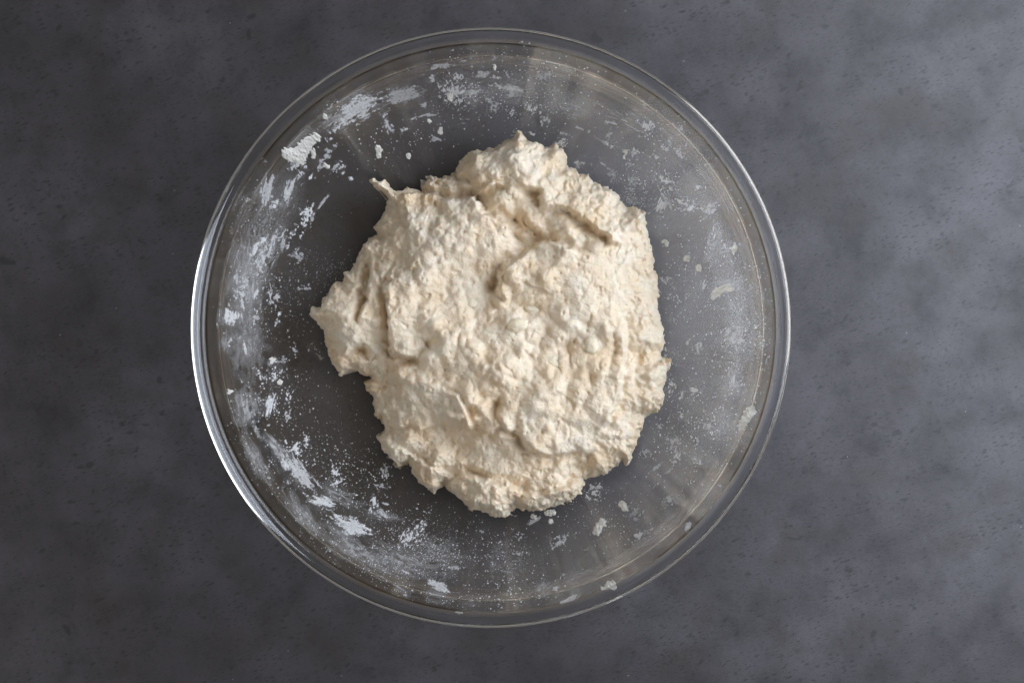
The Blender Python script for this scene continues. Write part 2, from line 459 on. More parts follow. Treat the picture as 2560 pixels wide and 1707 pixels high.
    for (x, y, rx, ry, a, A) in ((1417,866,20,15,-20,-3.6),(1190,770,20,40,20,-1.6),(1320,770,40,12,10,-1.6),(1240,1014,14,26,25,-3.6),(1290,1066,14,26,-20,-3.4),(1130,1095,70,34,35,-3.8),(1240,1120,60,26,0,-2.2),(1110,1065,16,10,0,-1.6),
                                 (1404,1070,14,24,0,-1.6),(1205,1065,20,20,0,-1.4),(1476,1140,12,20,0,-2.2),(1390,760,50,16,-15,-1.6),(1110,930,18,26,0,-1.4),(1220,960,12,16,0,-1.4),(1215,880,10,22,0,-1.2),(1040,830,14,30,0,-1.2),(1330,910,16,30,0,-1.0),(1120,700,16,40,10,-1.2),(1000,1000,26,18,0,-1.2)):
        f += blob(x, y, rx, ry, a, A)
    f += lip([(1105,970),(1140,985),(1165,1010),(1180,1060),(1160,1080)], 2.4, 4.5, 2.6, 2.4, flip=True)
    f += lip([(1190,1100),(1250,1070),(1290,1080),(1320,1120),(1370,1140),(1430,1130),(1455,1120)], 2.8, 7, 2.6, 3.0)
    f += lip([(1235,1020),(1252,1050),(1262,1075)], 2.0, 4, 2.0, 1.6)
    # right flank: the skin ends in a long edge over a rough strip
    f += lip([(1562,770),(1560,810),(1568,850),(1560,900),(1552,940),(1556,990),(1535,1025),(1500,1080)], 3.8, 8, 3.4, 2.8, flip=True)
    f += crease([(1530,825),(1538,870),(1530,900),(1518,925)], 1.6, 0.9)
    f += blob(1600, 900, 22, 26, 0, -3.0); f += blob(1590, 955, 16, 22, 0, -2.2)
    f += crease([(1640,990),(1615,1025),(1600,1050)], 1.8, 1.2)
    f += blob(1640, 990, 22, 24, -30, 1.8); f += blob(1655, 915, 14, 16, 0, 1.8); f += blob(1612, 850, 28, 40, 0, 1.4)
    f += blob(1600, 540, 20, 26, 0, 2.4); f += blob(1590, 575, 20, 12, -20, -2.0)
    f += lip([(1462,1195),(1400,1216),(1338,1238),(1290,1222),(1262,1208),(1200,1200),(1150,1170)], 3.0, 8, 3.0, 3.2)
    # lower-left ragged shelf
    f += lip([(1150,1200),(1100,1180),(1040,1150),(1000,1120),(960,1100)], 2.2, 6, 2.2, 2.4)
    f += lip([(1110,1260),(1120,1220),(1150,1185),(1200,1190)], 2.2, 6, 2.4, 2.2, flip=True)
    f += lip([(960,1060),(985,1075),(1020,1060),(1050,1080),(1090,1060)], 1.8, 4, 2.0, 1.8)
    inn = np.clip(Dp / 4.5, 0, 1)
    f *= 1.55 * inn
    # lumps at three sizes, in drifts: smooth skin in places, curdled in others
    lum = np.clip(0.85 + 0.6 * fbm(X / 26, Y / 26, 2, 21), 0.45, 1.25)
    lum *= 1 - 0.4 * np.exp(-(((X - W([(1420, 690)])[0][0]) / 16) ** 2 + ((Y - W([(1420, 690)])[0][1]) / 13) ** 2))
    ux = X + 0.8 * perlin(X / 5, Y / 5, 31) + 0.25 * perlin(X / 1.8, Y / 1.8, 41); uy = Y + 0.8 * perlin(X / 5, Y / 5, 32) + 0.25 * perlin(X / 1.8, Y / 1.8, 42)
    def knobs(x, y, cell, seed):
        x = x / cell; y = y / cell
        xi = np.floor(x).astype(np.int64); yi = np.floor(y).astype(np.int64)
        o = np.zeros(np.shape(x))
        for dx in (-1, 0, 1):
            for dy in (-1, 0, 1):
                gx_, gy_ = xi + dx, yi + dy
                hh = (gx_ * 73856093 ^ gy_ * 19349663 ^ (seed * 83492791 + 777)) & 65535
                ex, ey = gx_ + JX[hh] - x, gy_ + JY[hh] - y
                aa = JR[(hh * 31 + 7) & 65535] * np.pi
                u = ex * np.cos(aa) + ey * np.sin(aa); v = (-ex * np.sin(aa) + ey * np.cos(aa)) * (1 + 0.35 * JR[(hh * 17 + 3) & 65535])
                rr = 0.62 + 0.38 * JR[hh]
                dd = (u * u + v * v) / (rr * rr)
                o = o + np.exp(9 * (0.45 + 0.75 * JR[(hh * 7 + 1) & 65535]) * np.clip(1 - dd, 0, 1) ** 0.8)
        return np.log(o) / 9 - 0.62
    n = 3.2 * knobs(ux, uy, 15.0, 9) + 4.6 * knobs(ux, uy, 8.5, 1) * np.clip(0.85 + fbm(X / 18, Y / 18, 2, 61), 0.35, 1.3)
    n += 2.0 * knobs(ux, uy, 4.9, 2) + 0.36 * knobs(ux, uy + 0.2 * n, 2.2, 3) * np.clip(0.8 + 1.2 * fbm(X / 12, Y / 12, 2, 65), 0.1, 1.6)
    n += 0.22 * fbm(X / 3.0, Y / 3.0, 2, 51)
    for cell, dep, wd, sd in ((11.0, 2.8, 0.08, 21), (5.8, 1.0, 0.09, 22)):
        f1, f2, rv = worley(ux / cell, uy / cell * 0.8, sd)
        n -= dep * np.exp(-(f2 - f1) / wd) * sstep(0.02, 0.5, fbm(X / 11, Y / 11, 2, 70 + sd))
    n = 0.25 * n + 0.1875 * (np.roll(n, 1, 0) + np.roll(n, -1, 0) + np.roll(n, 1, 1) + np.roll(n, -1, 1))
    n *= lum
    # torn pits
    for k in range(520):
        px, py = rng.uniform(x0, x1), rng.uniform(y0, y1)
        i, j = int((px - x0) / st), int((py - y0) / st)
        r = rng.uniform(0.35, 0.95); q = int(r * 3 / st) + 1
        sl = (slice(max(i - q, 0), i + q), slice(max(j - q, 0), j + q))
        if n[sl].size == 0: continue
        a = rng.uniform(0, np.pi); e = rng.uniform(0.4, 1.0)
        u = (X[sl] - px) * np.cos(a) + (Y[sl] - py) * np.sin(a); v = (-(X[sl] - px) * np.sin(a) + (Y[sl] - py) * np.cos(a)) / e
        n[sl] -= rng.uniform(0.8, 2.2) * np.exp(-(u * u + v * v) / (r * r))
    n *= np.clip(Dp / 3.0, 0.25, 1)
    Z = zb + 0.4 + h + f + n
    Z = np.maximum(Z, zb + 0.35 + 1.6 * np.clip(Dp / 2, 0, 1) ** 0.5)
    for _ in range(3):      # soft, wet skin: no crags
        P_ = np.pad(Z, 1, mode='edge')
        Zs = 0.2 * P_[1:-1, 1:-1] + 0.2 * (P_[2:, 1:-1] + P_[:-2, 1:-1] + P_[1:-1, 2:] + P_[1:-1, :-2])
        Z = np.where(Dp > 0.8, Zs, Z)
    Z = Z + np.clip(Dp / 3.0, 0.2, 1) * (0.5 * knobs(ux, uy, 2.9, 33) * np.clip(0.75 + 1.1 * fbm(X / 10, Y / 10, 2, 81), 0.15, 1.4) + 0.16 * perlin(X / 0.9, Y / 0.9, 82))
    # mesh
    keepv = D > -st * 1.2
    cell = keepv[:-1, :-1] & keepv[1:, :-1] & keepv[1:, 1:] & keepv[:-1, 1:]
    cell &= (D[:-1, :-1] > 0) | (D[1:, 1:] > 0) | (D[1:, :-1] > 0) | (D[:-1, 1:] > 0)
    # keep only the big connected body: drop islands by flood from the centre
    lab = np.zeros_like(cell); ci = np.unravel_index(np.argmax(np.where(cell, Dp[:-1, :-1], -1)), cell.shape); lab[ci] = True
    while True:
        g = lab.copy(); g[1:] |= lab[:-1]; g[:-1] |= lab[1:]; g[:, 1:] |= lab[:, :-1]; g[:, :-1] |= lab[:, 1:]
        for _ in range(12):
            q = g & cell; g = q.copy(); g[1:] |= q[:-1]; g[:-1] |= q[1:]; g[:, 1:] |= q[:, :-1]; g[:, :-1] |= q[:, 1:]
        g &= cell
        if (g == lab).all(): break
        lab = g
    cell = lab
    idx = -np.ones(X.shape, np.int64)
    use = np.zeros(X.shape, bool)
    use[:-1, :-1] |= cell; use[1:, :-1] |= cell; use[1:, 1:] |= cell; use[:-1, 1:] |= cell
    idx[use] = np.arange(use.sum())
    gx, gy = np.gradient(D, st)
    gl = np.hypot(gx, gy) + 1e-6
    push = np.where(D < 0, -D, 0)
    PX = X + push * gx / gl; PY = Y + push * gy / gl
    V = np.stack([PX[use], PY[use], Z[use]], 1)
    ci, cj = np.nonzero(cell)
    F = np.stack([idx[ci, cj], idx[ci + 1, cj], idx[ci + 1, cj + 1], idx[ci, cj + 1]], 1)
    # push the skin about along its own normal so lumps overhang on steep flanks
    Zm = zb + h
    zx, zy = np.gradient(Zm, st)
    N = np.stack([-zx[use], -zy[use], np.ones(use.sum())], 1); N /= np.linalg.norm(N, axis=1)[:, None]
    din = np.clip(Dp[use] / 2.0, 0, 1)
    steep = np.clip(1 - N[:, 2], 0, 1)
    nz = 1.0 * perlin3(V / 4.2, 1) + 0.25 * perlin3(V / 2.0, 2)
    V += N * (nz * (0.15 + 0.9 * steep) * (0.35 + 0.65 * din))[:, None]
    # side flap: edge loop carried down to the glass and closed below
    E = np.concatenate([F[:, [0, 1]], F[:, [1, 2]], F[:, [2, 3]], F[:, [3, 0]]])
    key = np.sort(E, 1); kk = key[:, 0] * 10 ** 7 + key[:, 1]
    un, inv, cnt = np.unique(kk, return_inverse=True, return_counts=True)
    B = E[cnt[inv] == 1]
    bv = np.unique(B)
    gxu, gyu = (gx / gl)[use], (gy / gl)[use]
    low = V[bv].copy()
    low[:, 0] += gxu[bv] * 2.6; low[:, 1] += gyu[bv] * 2.6
    low[:, 2] = bowl_z(np.hypot(low[:, 0], low[:, 1]) / 1000) * 1000 + 0.12
    V[bv, 2] = np.maximum(V[bv, 2], bowl_z(np.hypot(V[bv, 0], V[bv, 1]) / 1000) * 1000 + 0.5)
    mp = -np.ones(len(V), np.int64); mp[bv] = len(V) + np.arange(len(bv))
    F2 = np.stack([B[:, 1], B[:, 0], mp[B[:, 0]], mp[B[:, 1]]], 1)
    c = np.array([[V[:, 0].mean(), V[:, 1].mean(), 6.1]])
    ctr = len(V) + len(low)
    F3 = np.stack([mp[B[:, 1]], mp[B[:, 0]], np.full(len(B), ctr)], 1)
    V = np.concatenate([V, low, c])
    DG.update(X=X, Y=Y, Z=Z, x0=x0, y0=y0, st=st, D=D)
    return V * MM, [F, F2, F3]

def dough_material(name, c_lo, c_mid, c_hi, sub=0.35):
    m, nt, b, out = material(name)
    L = nt.links.new
    tc = nt.nodes.new('ShaderNodeTexCoord')
    a = node(nt, 'ShaderNodeTexNoise', Scale=55.0, Detail=5.0, Roughness=0.6); L(tc.outputs['Object'], a.inputs['Vector'])
    f = node(nt, 'ShaderNodeTexNoise', Scale=900.0, Detail=4.0, Roughness=0.65); L(tc.outputs['Object'], f.inputs['Vector'])
    c = ramp(nt, a.outputs['Fac'], [(0.32, c_lo), (0.52, c_mid), (0.70, c_hi)]).outputs[0]
    g = ramp(nt, f.outputs['Fac'], [(0.3, (0.93, 0.92, 0.90)), (0.6, (1, 1, 1))]).outputs[0]
    L(mix(nt, 1.0, c, g, 'MULTIPLY'), b.inputs['Base Color'])
    b.inputs['Roughness'].default_value = 0.62
    b.inputs['Specular IOR Level'].default_value = 0.28
    b.inputs['Subsurface Weight'].default_value = sub
    b.inputs['Subsurface Radius'].default_value = (1.0, 0.62, 0.36)
    b.inputs['Subsurface Scale'].default_value = 0.0022
    bp = node(nt, 'ShaderNodeBump', Strength=0.10, Distance=0.0003); L(f.outputs['Fac'], bp.inputs['Height'])
    L(bp.outputs[0], b.inputs['Normal'])
    return m
DOUGH = dough_material('shaggy_dough', (0.74, 0.585, 0.405), (0.795, 0.675, 0.515), (0.835, 0.745, 0.615), 0.45)
BUTTER = dough_material('butter', (0.82, 0.705, 0.52), (0.84, 0.735, 0.57), (0.85, 0.76, 0.61), 0.45)

dough_root = bpy.data.objects.new('dough', None)
col.objects.link(dough_root)
dough_root.location = (0, 0, 0.0058)
tag(dough_root, 'shaggy lump of cream-coloured dough with torn edges lying in the bowl', 'dough')
V, F = dough()
V[:, 2] -= 0.0058
mesh_obj('dough_body', V, F, DOUGH, dough_root)
def dough_top(x, y):
    i = int(round((x * 1000 - DG['x0']) / DG['st'])); j = int(round((y * 1000 - DG['y0']) / DG['st']))
    Z = DG['Z']
    i = min(max(i, 0), Z.shape[0] - 1); j = min(max(j, 0), Z.shape[1] - 1)
    return Z[i, j] * MM

# ------------------------------------------------------------------ crumbs and lumps
def ico(sub):
    import bmesh
    bm = bmesh.new(); bmesh.ops.create_icosphere(bm, subdivisions=sub, radius=1)
    v = np.array([p.co[:] for p in bm.verts]); f = np.array([[q.index for q in p.verts] for p in bm.faces]); bm.free()
    return v, f
ICO4, ICO4F = ico(4)
ICO3, ICO3F = ico(3)
def lump(rx, ry, rz, seed, rough=0.35, bend=0.0, res=4, chain=None):
    v, f = (ICO4, ICO4F) if res == 4 else (ICO3, ICO3F)
    r = 1 + rough * perlin3(v * 1.3, seed) + rough * 0.6 * perlin3(v * 2.9, seed + 5) + rough * 0.3 * perlin3(v * 6.0, seed + 9)
    p = v * r[:, None] * np.array([rx, ry, rz])
    if bend: p[:, 1] += bend * (p[:, 0] / rx) ** 2
    return p, f

# butter lumps set into the dough
for k, (px, py, rx, ry, a, sink) in enumerate(((1382, 902, 25, 17, 12, .22), (1293, 812, 25, 17, -10, .25), (1478, 862, 18, 22, 0, .4), (1330, 772, 22, 12, 20, .28), (1264, 487, 19, 13, -10, .3), (1448, 596, 17, 13, 20, .35), (1178, 758, 14, 10, 0, .3))):
    z = 0.045
    for _ in range(4):
        x, y = px_at(px, py, z); x, y = float(x), float(y); z = dough_top(x, y)
    sx, sy = rx * S * 1.06, ry * S * 1.06
    v, f = lump(sx, sy, sy * 0.7, 60 + k, 0.13)
    c, s = math.cos(math.radians(-a)), math.sin(math.radians(-a))
    v = np.stack([v[:, 0] * c - v[:, 1] * s, v[:, 0] * s + v[:, 1] * c, v[:, 2]], 1)
    o = mesh_obj('butter_lump', v, f, BUTTER, dough_root)
    o.location = (x, y, z - sy * sink - 0.0058)

# ------------------------------------------------------------------ flour on the glass
def flour_shader(name, cover, lo=(0.91, 0.91, 0.91), hi=(0.97, 0.97, 0.97)):
    m, nt, b, out = material(name)
    L = nt.links.new
    nt.nodes.remove(b)
    tc = nt.nodes.new('ShaderNodeTexCoord')
    f = node(nt, 'ShaderNodeTexNoise', Scale=2600.0, Detail=2.0); L(tc.outputs['Object'], f.inputs['Vector'])
    c = ramp(nt, f.outputs['Fac'], [(0.3, lo), (0.65, hi)]).outputs[0]
    d = nt.nodes.new('ShaderNodeBsdfDiffuse'); t = nt.nodes.new('ShaderNodeBsdfTranslucent')
    L(c, d.inputs['Color']); L(c, t.inputs['Color'])
    mx = nt.nodes.new('ShaderNodeMixShader'); mx.inputs[0].default_value = 0.50
    L(d.outputs[0], mx.inputs[1]); L(t.outputs[0], mx.inputs[2])
    last = mx
    if cover:
        at = nt.nodes.new('ShaderNodeAttribute'); at.attribute_name = 'cover'
        tr = nt.nodes.new('ShaderNodeBsdfTransparent')
        last = nt.nodes.new('ShaderNodeMixShader'); L(at.outputs['Fac'], last.inputs[0]); L(tr.outputs[0], last.inputs[1]); L(mx.outputs[0], last.inputs[2])
    L(last.outputs[0], out.inputs['Surface'])
    return m
FLOUR = flour_shader('flour', True)
GRAIN = flour_shader('flour_grains', False)
CRUMB = flour_shader('dough_crumb', False, (0.91, 0.87, 0.79), (0.96, 0.94, 0.89))

def on_bowl(x, y, off):
    """plan mm -> point 'off' mm inside the glass surface"""
    r = np.hypot(x, y); rs = np.maximum(r, 1e-6)
    sl = (bowl_z((r + 0.3) / 1000) - bowl_z((r - 0.3) / 1000)) * 1000 / 0.6
    k = 1 / np.sqrt(1 + sl * sl)
    return np.stack([x - x / rs * sl * k * off, y - y / rs * sl * k * off, bowl_z(r / 1000) * 1000 + k * off], 1)
def field_mesh(X, Y, A, T, st, thr=0.02):
    """cells of a plan grid where flour lies, lifted off the glass by its thickness"""
    c = np.maximum.reduce([A[:-1, :-1], A[1:, :-1], A[1:, 1:], A[:-1, 1:]]) > thr
    if not c.any(): return None
    use = np.zeros(X.shape, bool)
    use[:-1, :-1] |= c; use[1:, :-1] |= c; use[1:, 1:] |= c; use[:-1, 1:] |= c
    idx = -np.ones(X.shape, np.int64); idx[use] = np.arange(use.sum())
    i, j = np.nonzero(c)
    F = np.stack([idx[i, j], idx[i + 1, j], idx[i + 1, j + 1], idx[i, j + 1]], 1)
    V = on_bowl(X[use], Y[use], T[use])
    return V * MM, F, A[use]
def patch_field(px, py, hl, hw, ang, kind, dens, seed, st=0.2):
    x, y, z = px_bowl(px, py)
    k = S * 1000 * (H + ZR - z) / H
    # the wall rises, so what looks hw wide in plan is that wide in plan here too
    cx, cy = x * 1000, y * 1000
    if hw > hl: hl, hw, ang = hw, hl, ang + 90
    L_, W_ = hl * k, hw * k
    R = max(L_, W_) * 1.7 + 1
    xs = np.arange(cx - R, cx + R, st); ys = np.arange(cy - R, cy + R, st)
    X, Y = np.meshgrid(xs, ys, indexing='ij')
    a = math.radians(-ang)
    u = (X - cx) * math.cos(a) + (Y - cy) * math.sin(a); v = -(X - cx) * math.sin(a) + (Y - cy) * math.cos(a)
    if hl > 2.4 * hw:     # long smears follow the curve of the wall
        rr = math.hypot(cx, cy)
        tang = abs(math.sin(math.atan2(cy, cx) - a))
        if tang > 0.8:
            v = v + np.sign(-cx * math.sin(a) + cy * math.cos(a)) * u * u / (2 * rr)
    wu = u + 0.18 * L_ * perlin(u / (0.5 * L_ + 1), v / (0.5 * W_ + 1), seed); wv = v + 0.30 * W_ * perlin(u / (0.4 * L_ + 1), v / (0.6 * W_ + 1), seed + 3)
    q = np.sqrt((wu / L_) ** 2 + (wv / W_) ** 2)
    if kind == 'solid':
        n1 = fbm(u / 4.5, v / 0.9, 4, seed, 0.6); n2 = fbm(u / 1.0, v / 0.45, 3, seed + 7, 0.65)
        e = 1.0 - q + 0.85 * n1
        A = sstep(0.08, 0.50, e + 0.45 * n2) * dens * np.clip(0.9 + 0.55 * n2 + 0.25 * n1, 0.35, 1.05)
    elif kind == 'flake':
        n1 = fbm(u / 1.9, v / 1.5, 3, seed); n2 = fbm(u / 0.7, v / 0.6, 2, seed + 7)
        e = 0.62 - 0.75 * q + 0.95 * n1 + 0.55 * n2
        A = sstep(0.22, 0.46, e) * dens * (q < 1.6)
    elif kind == 'film':
        n1 = fbm(u / 9.0, v / 0.9, 4, seed, 0.6); n2 = fbm(u / 2.4, v / 1.2, 3, seed + 7)
        A = dens * np.clip(1.25 - q * 1.0, 0, 1) ** 1.3 * np.clip(0.55 + 1.0 * n1 + 0.7 * n2, 0, 1.3)
    elif kind == 'haze':
        A = dens * np.clip(1.2 - q, 0, 1) * np.clip(0.75 + 0.6 * fbm(u / 7.0, v / 5.0, 3, seed), 0.2, 1.4)
    else:   # wisps: thin parallel scratches of flour
        n1 = fbm(u / 7.0, v / 0.55, 3, seed, 0.6)
        A = dens * np.clip(1.3 - q, 0, 1) * sstep(0.05, 0.42, n1)
    A = np.clip(A, 0, 1)
    A[np.hypot(X, Y) > 124] = 0
    T = 0.06 + 0.30 * sstep(0.3, 1.0, A) * (0.7 + 0.5 * fbm(X / 0.9, Y / 0.9, 2, seed + 11)) * (0.5 if kind in ('film', 'wisp') else 1)
    return X, Y, A, T, st
# distinct smears and patches: things of their own
SM = 'flour smears and patches on the glass'
THINGS = [
 (889,275,80,21,-31,'solid',.92,'long dense flour smear on the upper wall, broadest of the thick smears','flour_smear'),
 (1003,240,60,15,-18,'solid',.55,'thin half-transparent flour smear running on from the broadest thick smear','flour_smear'),
 (1137,228,50,32,-12,'flake',.85,'broad speckled flour patch with a pale dough crumb in it','flour_patch'),
 (766,540,17,44,22,'flake',.95,'wedge-shaped crackled flour patch facing the curled dough strand','flour_patch'),
 (668,478,12,46,20,'solid',.62,'narrow milky flour streak high on the wall beside the pasty dough scrape','flour_smear'),
 (722,478,9,40,22,'solid',.72,'crooked flour streak between the milky streak and the wedge-shaped patch','flour_smear'),
 (578,788,16,24,0,'solid',.9,'solid squarish flour patch just under the shoulder of the bowl','flour_patch'),
 (675,1010,13,34,5,'solid',.95,'short upright dense flour smear in a scatter of flour specks','flour_smear'),
 (738,1122,22,16,-20,'flake',.9,'crumbly flour patch at the head of a long broken flour streak','flour_patch'),
 (748,1180,72,15,52,'solid',.72,'long broken flour streak slanting towards a dense white smear','flour_smear'),
 (806,1254,38,13,26,'solid',.97,'compact bright white flour smear at the end of the broken streak','flour_smear'),
 (878,1314,58,16,27,'solid',.95,'thick bright flour smear, the longer of two in line below the dough','flour_smear'),
 (838,1180,12,32,-25,'flake',.95,'hook-shaped flour flake among fine specks on the bowl floor','flour_patch'),
 (1024,1340,44,22,-25,'flake',.85,'loose powdery flour patch shedding fine dust around it','flour_patch'),
 (1098,1466,38,9,22,'solid',.9,'short smooth flour dash low on the shoulder of the wall','flour_smear'),
 (1333,272,28,15,8,'flake',.95,'solid blotchy flour patch behind the tip of the dough','flour_patch'),
 (1561,296,112,16,28,'wisp',.75,'long wispy flour streak of fine parallel scratches','flour_smear'),
 (1404,356,24,20,-35,'flake',.9,'flour patch touching the torn top corner of the dough','flour_patch'),
 (1667,453,38,17,52,'flake',.85,'scratchy flour patch in front of the solid white flour dab','flour_patch'),
 (1652,514,18,19,20,'solid',.97,'small solid white flour dab with a powdery halo','flour_patch'),
 (1722,514,44,19,28,'flake',.85,'ragged flour patch outward of the solid white dab','flour_patch'),
 (1748,871,12,28,8,'flake',1.0,'tall broken flour flake beside the rough flank of the dough','flour_patch'),
 (1736,976,22,15,-15,'flake',1.0,'star-shaped flour flake between the dough and the wall','flour_patch'),
 (1680,963,12,32,8,'flake',.85,'streaky upright flour patch right against the dough flank','flour_patch'),
 (1486,1226,36,28,-25,'flake',.8,'patchy flour spread at the foot of the dough','flour_patch'),
 (1399,1352,38,15,-26,'flake',.75,'slanting feathery flour patch on the bare bowl floor','flour_patch'),
 (1695,1142,16,26,15,'flake',.75,'faint dusty flour patch halfway up the wall','flour_patch'),
]
for k, (px, py, hl, hw, ang, kind, dens, label, nm) in enumerate(THINGS):
    X, Y, A, T, st = patch_field(px, py, hl, hw, ang, kind, dens, 100 + 13 * k)
    r = field_mesh(X, Y, A, T + 0.004 * (k % 9), st, 0.06)
    if r is None: continue
    V, F, at = r
    o = mesh_obj(nm, V, F, FLOUR, attr={'cover': at})
    tag(o, label, 'flour', SM)
# everything nobody could count: veils, small flecks, specks of dust
VEIL = [
 (1770,830,420,130,92,'haze',.20),(1470,1390,300,90,-24,'haze',.14),(1640,430,260,120,45,'haze',.15),(1690,1160,200,110,-55,'haze',.15),(620,800,330,70,88,'haze',.09),(1330,230,300,70,8,'haze',.10),
 (650,590,46,170,16,'film',0.45),(700,520,34,130,24,'film',0.39),(620,720,30,110,6,'film',0.39),(655,650,14,60,16,'flake',.6),(600,730,14,46,14,'flake',.55),(690,595,9,44,22,'flake',.6),(728,582,8,30,22,'flake',.75),
 (744,415,26,22,-40,'flake',.7),(812,395,60,8,-52,'flake',.6),(850,420,20,14,-50,'flake',.75),(876,446,8,9,0,'flake',.9),(830,300,70,14,-36,'film',0.60),(960,270,100,12,-27,'wisp',.6),
 (971,318,18,21,0,'flake',.75),(1085,345,30,10,20,'flake',.6),(1232,262,26,18,20,'flake',.6),(1283,282,14,10,40,'flake',.8),(1363,297,14,22,25,'flake',.85),(1283,232,30,14,0,'flake',.6),(1353,190,34,18,20,'flake',.45),(1180,235,40,20,-5,'film',0.60),
 (1290,225,90,26,4,'film',0.45),(1420,270,60,24,15,'film',0.52),(1380,225,60,6,12,'wisp',.6),(1620,312,26,14,35,'flake',.6),(1330,334,14,6,28,'flake',.8),(1445,412,8,16,-10,'flake',.7),
 (1521,336,18,12,-20,'flake',.5),(1585,382,14,18,10,'flake',.8),(1532,438,26,20,20,'flake',.42),(1583,450,20,24,0,'flake',.4),(1578,500,34,16,20,'flake',.45),(1700,385,10,24,-35,'flake',.5),(1776,522,18,26,20,'flake',.5),
 (1782,600,14,50,5,'film',0.68),(1833,622,7,14,0,'flake',.95),(1812,712,34,26,-20,'film',0.63),(1759,712,8,20,10,'flake',.8),(1664,698,18,14,20,'flake',.6),(1715,742,8,22,15,'flake',.55),(1672,744,10,16,30,'flake',.6),
 (1800,640,30,90,-4,'film',0.36),(1840,800,26,120,2,'film',0.42),(1833,846,36,44,0,'flake',.42),(1828,952,22,54,10,'film',0.52),(1828,940,14,30,10,'flake',.42),(1800,1060,30,60,25,'film',0.30),
 (1690,880,14,14,0,'flake',.55),(1703,1040,9,14,15,'flake',.85),(1649,1066,16,14,40,'flake',.6),(1685,1101,24,14,0,'flake',.5),(1741,1099,14,16,0,'flake',.6),(1743,1157,16,14,-30,'flake',.75),(1613,1132,16,18,40,'flake',.45),(1770,1065,14,16,0,'flake',.5),
 (1557,1262,14,14,0,'flake',.95),(1500,1316,34,14,-42,'flake',.7),(1669,1249,24,20,-30,'flake',.5),(1610,1335,40,12,-25,'flake',.4),(1297,1338,26,12,10,'flake',.5),(1590,1300,12,12,0,'flake',.5),
 (1290,1410,80,50,0,'film',0.33),(1353,1468,36,16,-22,'film',0.68),(1424,1499,30,6,-22,'solid',.8),(1720,1315,16,5,-55,'solid',.8),(1389,1471,10,5,-10,'solid',.9),(1784,1270,9,7,-30,'flake',1.),
 (616,1014,22,50,-10,'film',0.60),(573,856,8,14,0,'flake',.7),(573,805,10,14,0,'flake',.6),(620,860,36,80,-6,'film',0.33),(700,900,20,14,0,'flake',.4),(722,992,10,18,15,'flake',.85),(738,875,10,22,-15,'flake',.5),(800,890,10,18,-15,'flake',.4),
 (720,1040,10,20,0,'flake',.6),(690,1120,46,12,55,'film',0.75),(850,1205,20,12,-30,'flake',.7),(965,1180,18,24,-10,'flake',.6),(950,1216,22,10,0,'flake',.5),(935,1256,14,18,-10,'flake',.9),(925,1275,8,12,15,'flake',.7),(1060,1310,14,10,-20,'flake',.85),
 (780,870,16,14,0,'flake',.35),(760,720,20,10,-20,'flake',.7),(745,640,24,22,0,'flake',.4),(690,745,10,24,10,'flake',.6),(640,790,14,34,8,'flake',.5),(590,660,6,60,14,'wisp',.5),(560,800,5,90,2,'wisp',.4),
 (850,1240,60,22,30,'film',0.38),(960,1290,50,10,12,'film',0.45),(1000,1400,90,24,22,'film',0.42),(1090,1385,90,46,10,'film',0.30),(900,1380,110,16,32,'film',0.52),(760,1290,90,16,48,'film',0.42),(640,1150,90,14,62,'film',0.38),
 (1180,1500,120,10,2,'film',0.38),(1010,1470,90,8,22,'wisp',.5),(1450,1440,110,14,-20,'film',0.33),(1640,1330,110,14,-42,'film',0.30),(1100,165,40,5,-8,'solid',.55),(1160,155,30,4,-6,'wisp',.6),
]
# many small broken streaks that follow the curve of the wall
def streaks(n, a0, a1, r0, r1, d0, d1):
    for _ in range(n):
        a = math.radians(rng.uniform(a0, a1)); r = rng.uniform(r0, r1)
        hl = rng.uniform(6, 30); hw = rng.uniform(2.5, 7)
        VEIL.append((1226 + r * math.cos(a), 819 + r * math.sin(a), hl, hw, math.degrees(a) + 90 + rng.normal() * 9, rng.choice(['flake', 'flake', 'solid', 'wisp']), rng.uniform(d0, d1)))
streaks(46, 135, 232, 520, 640, .45, .95)
streaks(20, 232, 275, 500, 640, .4, .85)
streaks(22, 275, 330, 470, 620, .4, .8)
streaks(30, -45, 50, 430, 640, .4, .85)
streaks(24, 50, 135, 470, 650, .35, .75)
streaks(26, 120, 250, 600, 700, .2, .5)
streaks(26, -60, 110, 620, 715, .2, .5)
vv, ff, aa, nv = [], [], [], 0
for k, (px, py, hl, hw, ang, kind, dens) in enumerate(VEIL):
    X, Y, A, T, st = patch_field(px, py, hl, hw, ang, kind, dens, 700 + 11 * k, 0.24)
    r = field_mesh(X, Y, A, T + 0.003 * (k % 17) - 0.02, st, 0.05)
    if r is None: continue
    vv.append(r[0]); ff.append(r[1] + nv); aa.append(r[2]); nv += len(r[0])
o = mesh_obj('flour_film', np.concatenate(vv), np.concatenate(ff), FLOUR, attr={'cover': np.concatenate(aa)})
tag(o, 'thin white film and small flecks of flour spread over the inside of the glass', 'flour', kind='stuff')

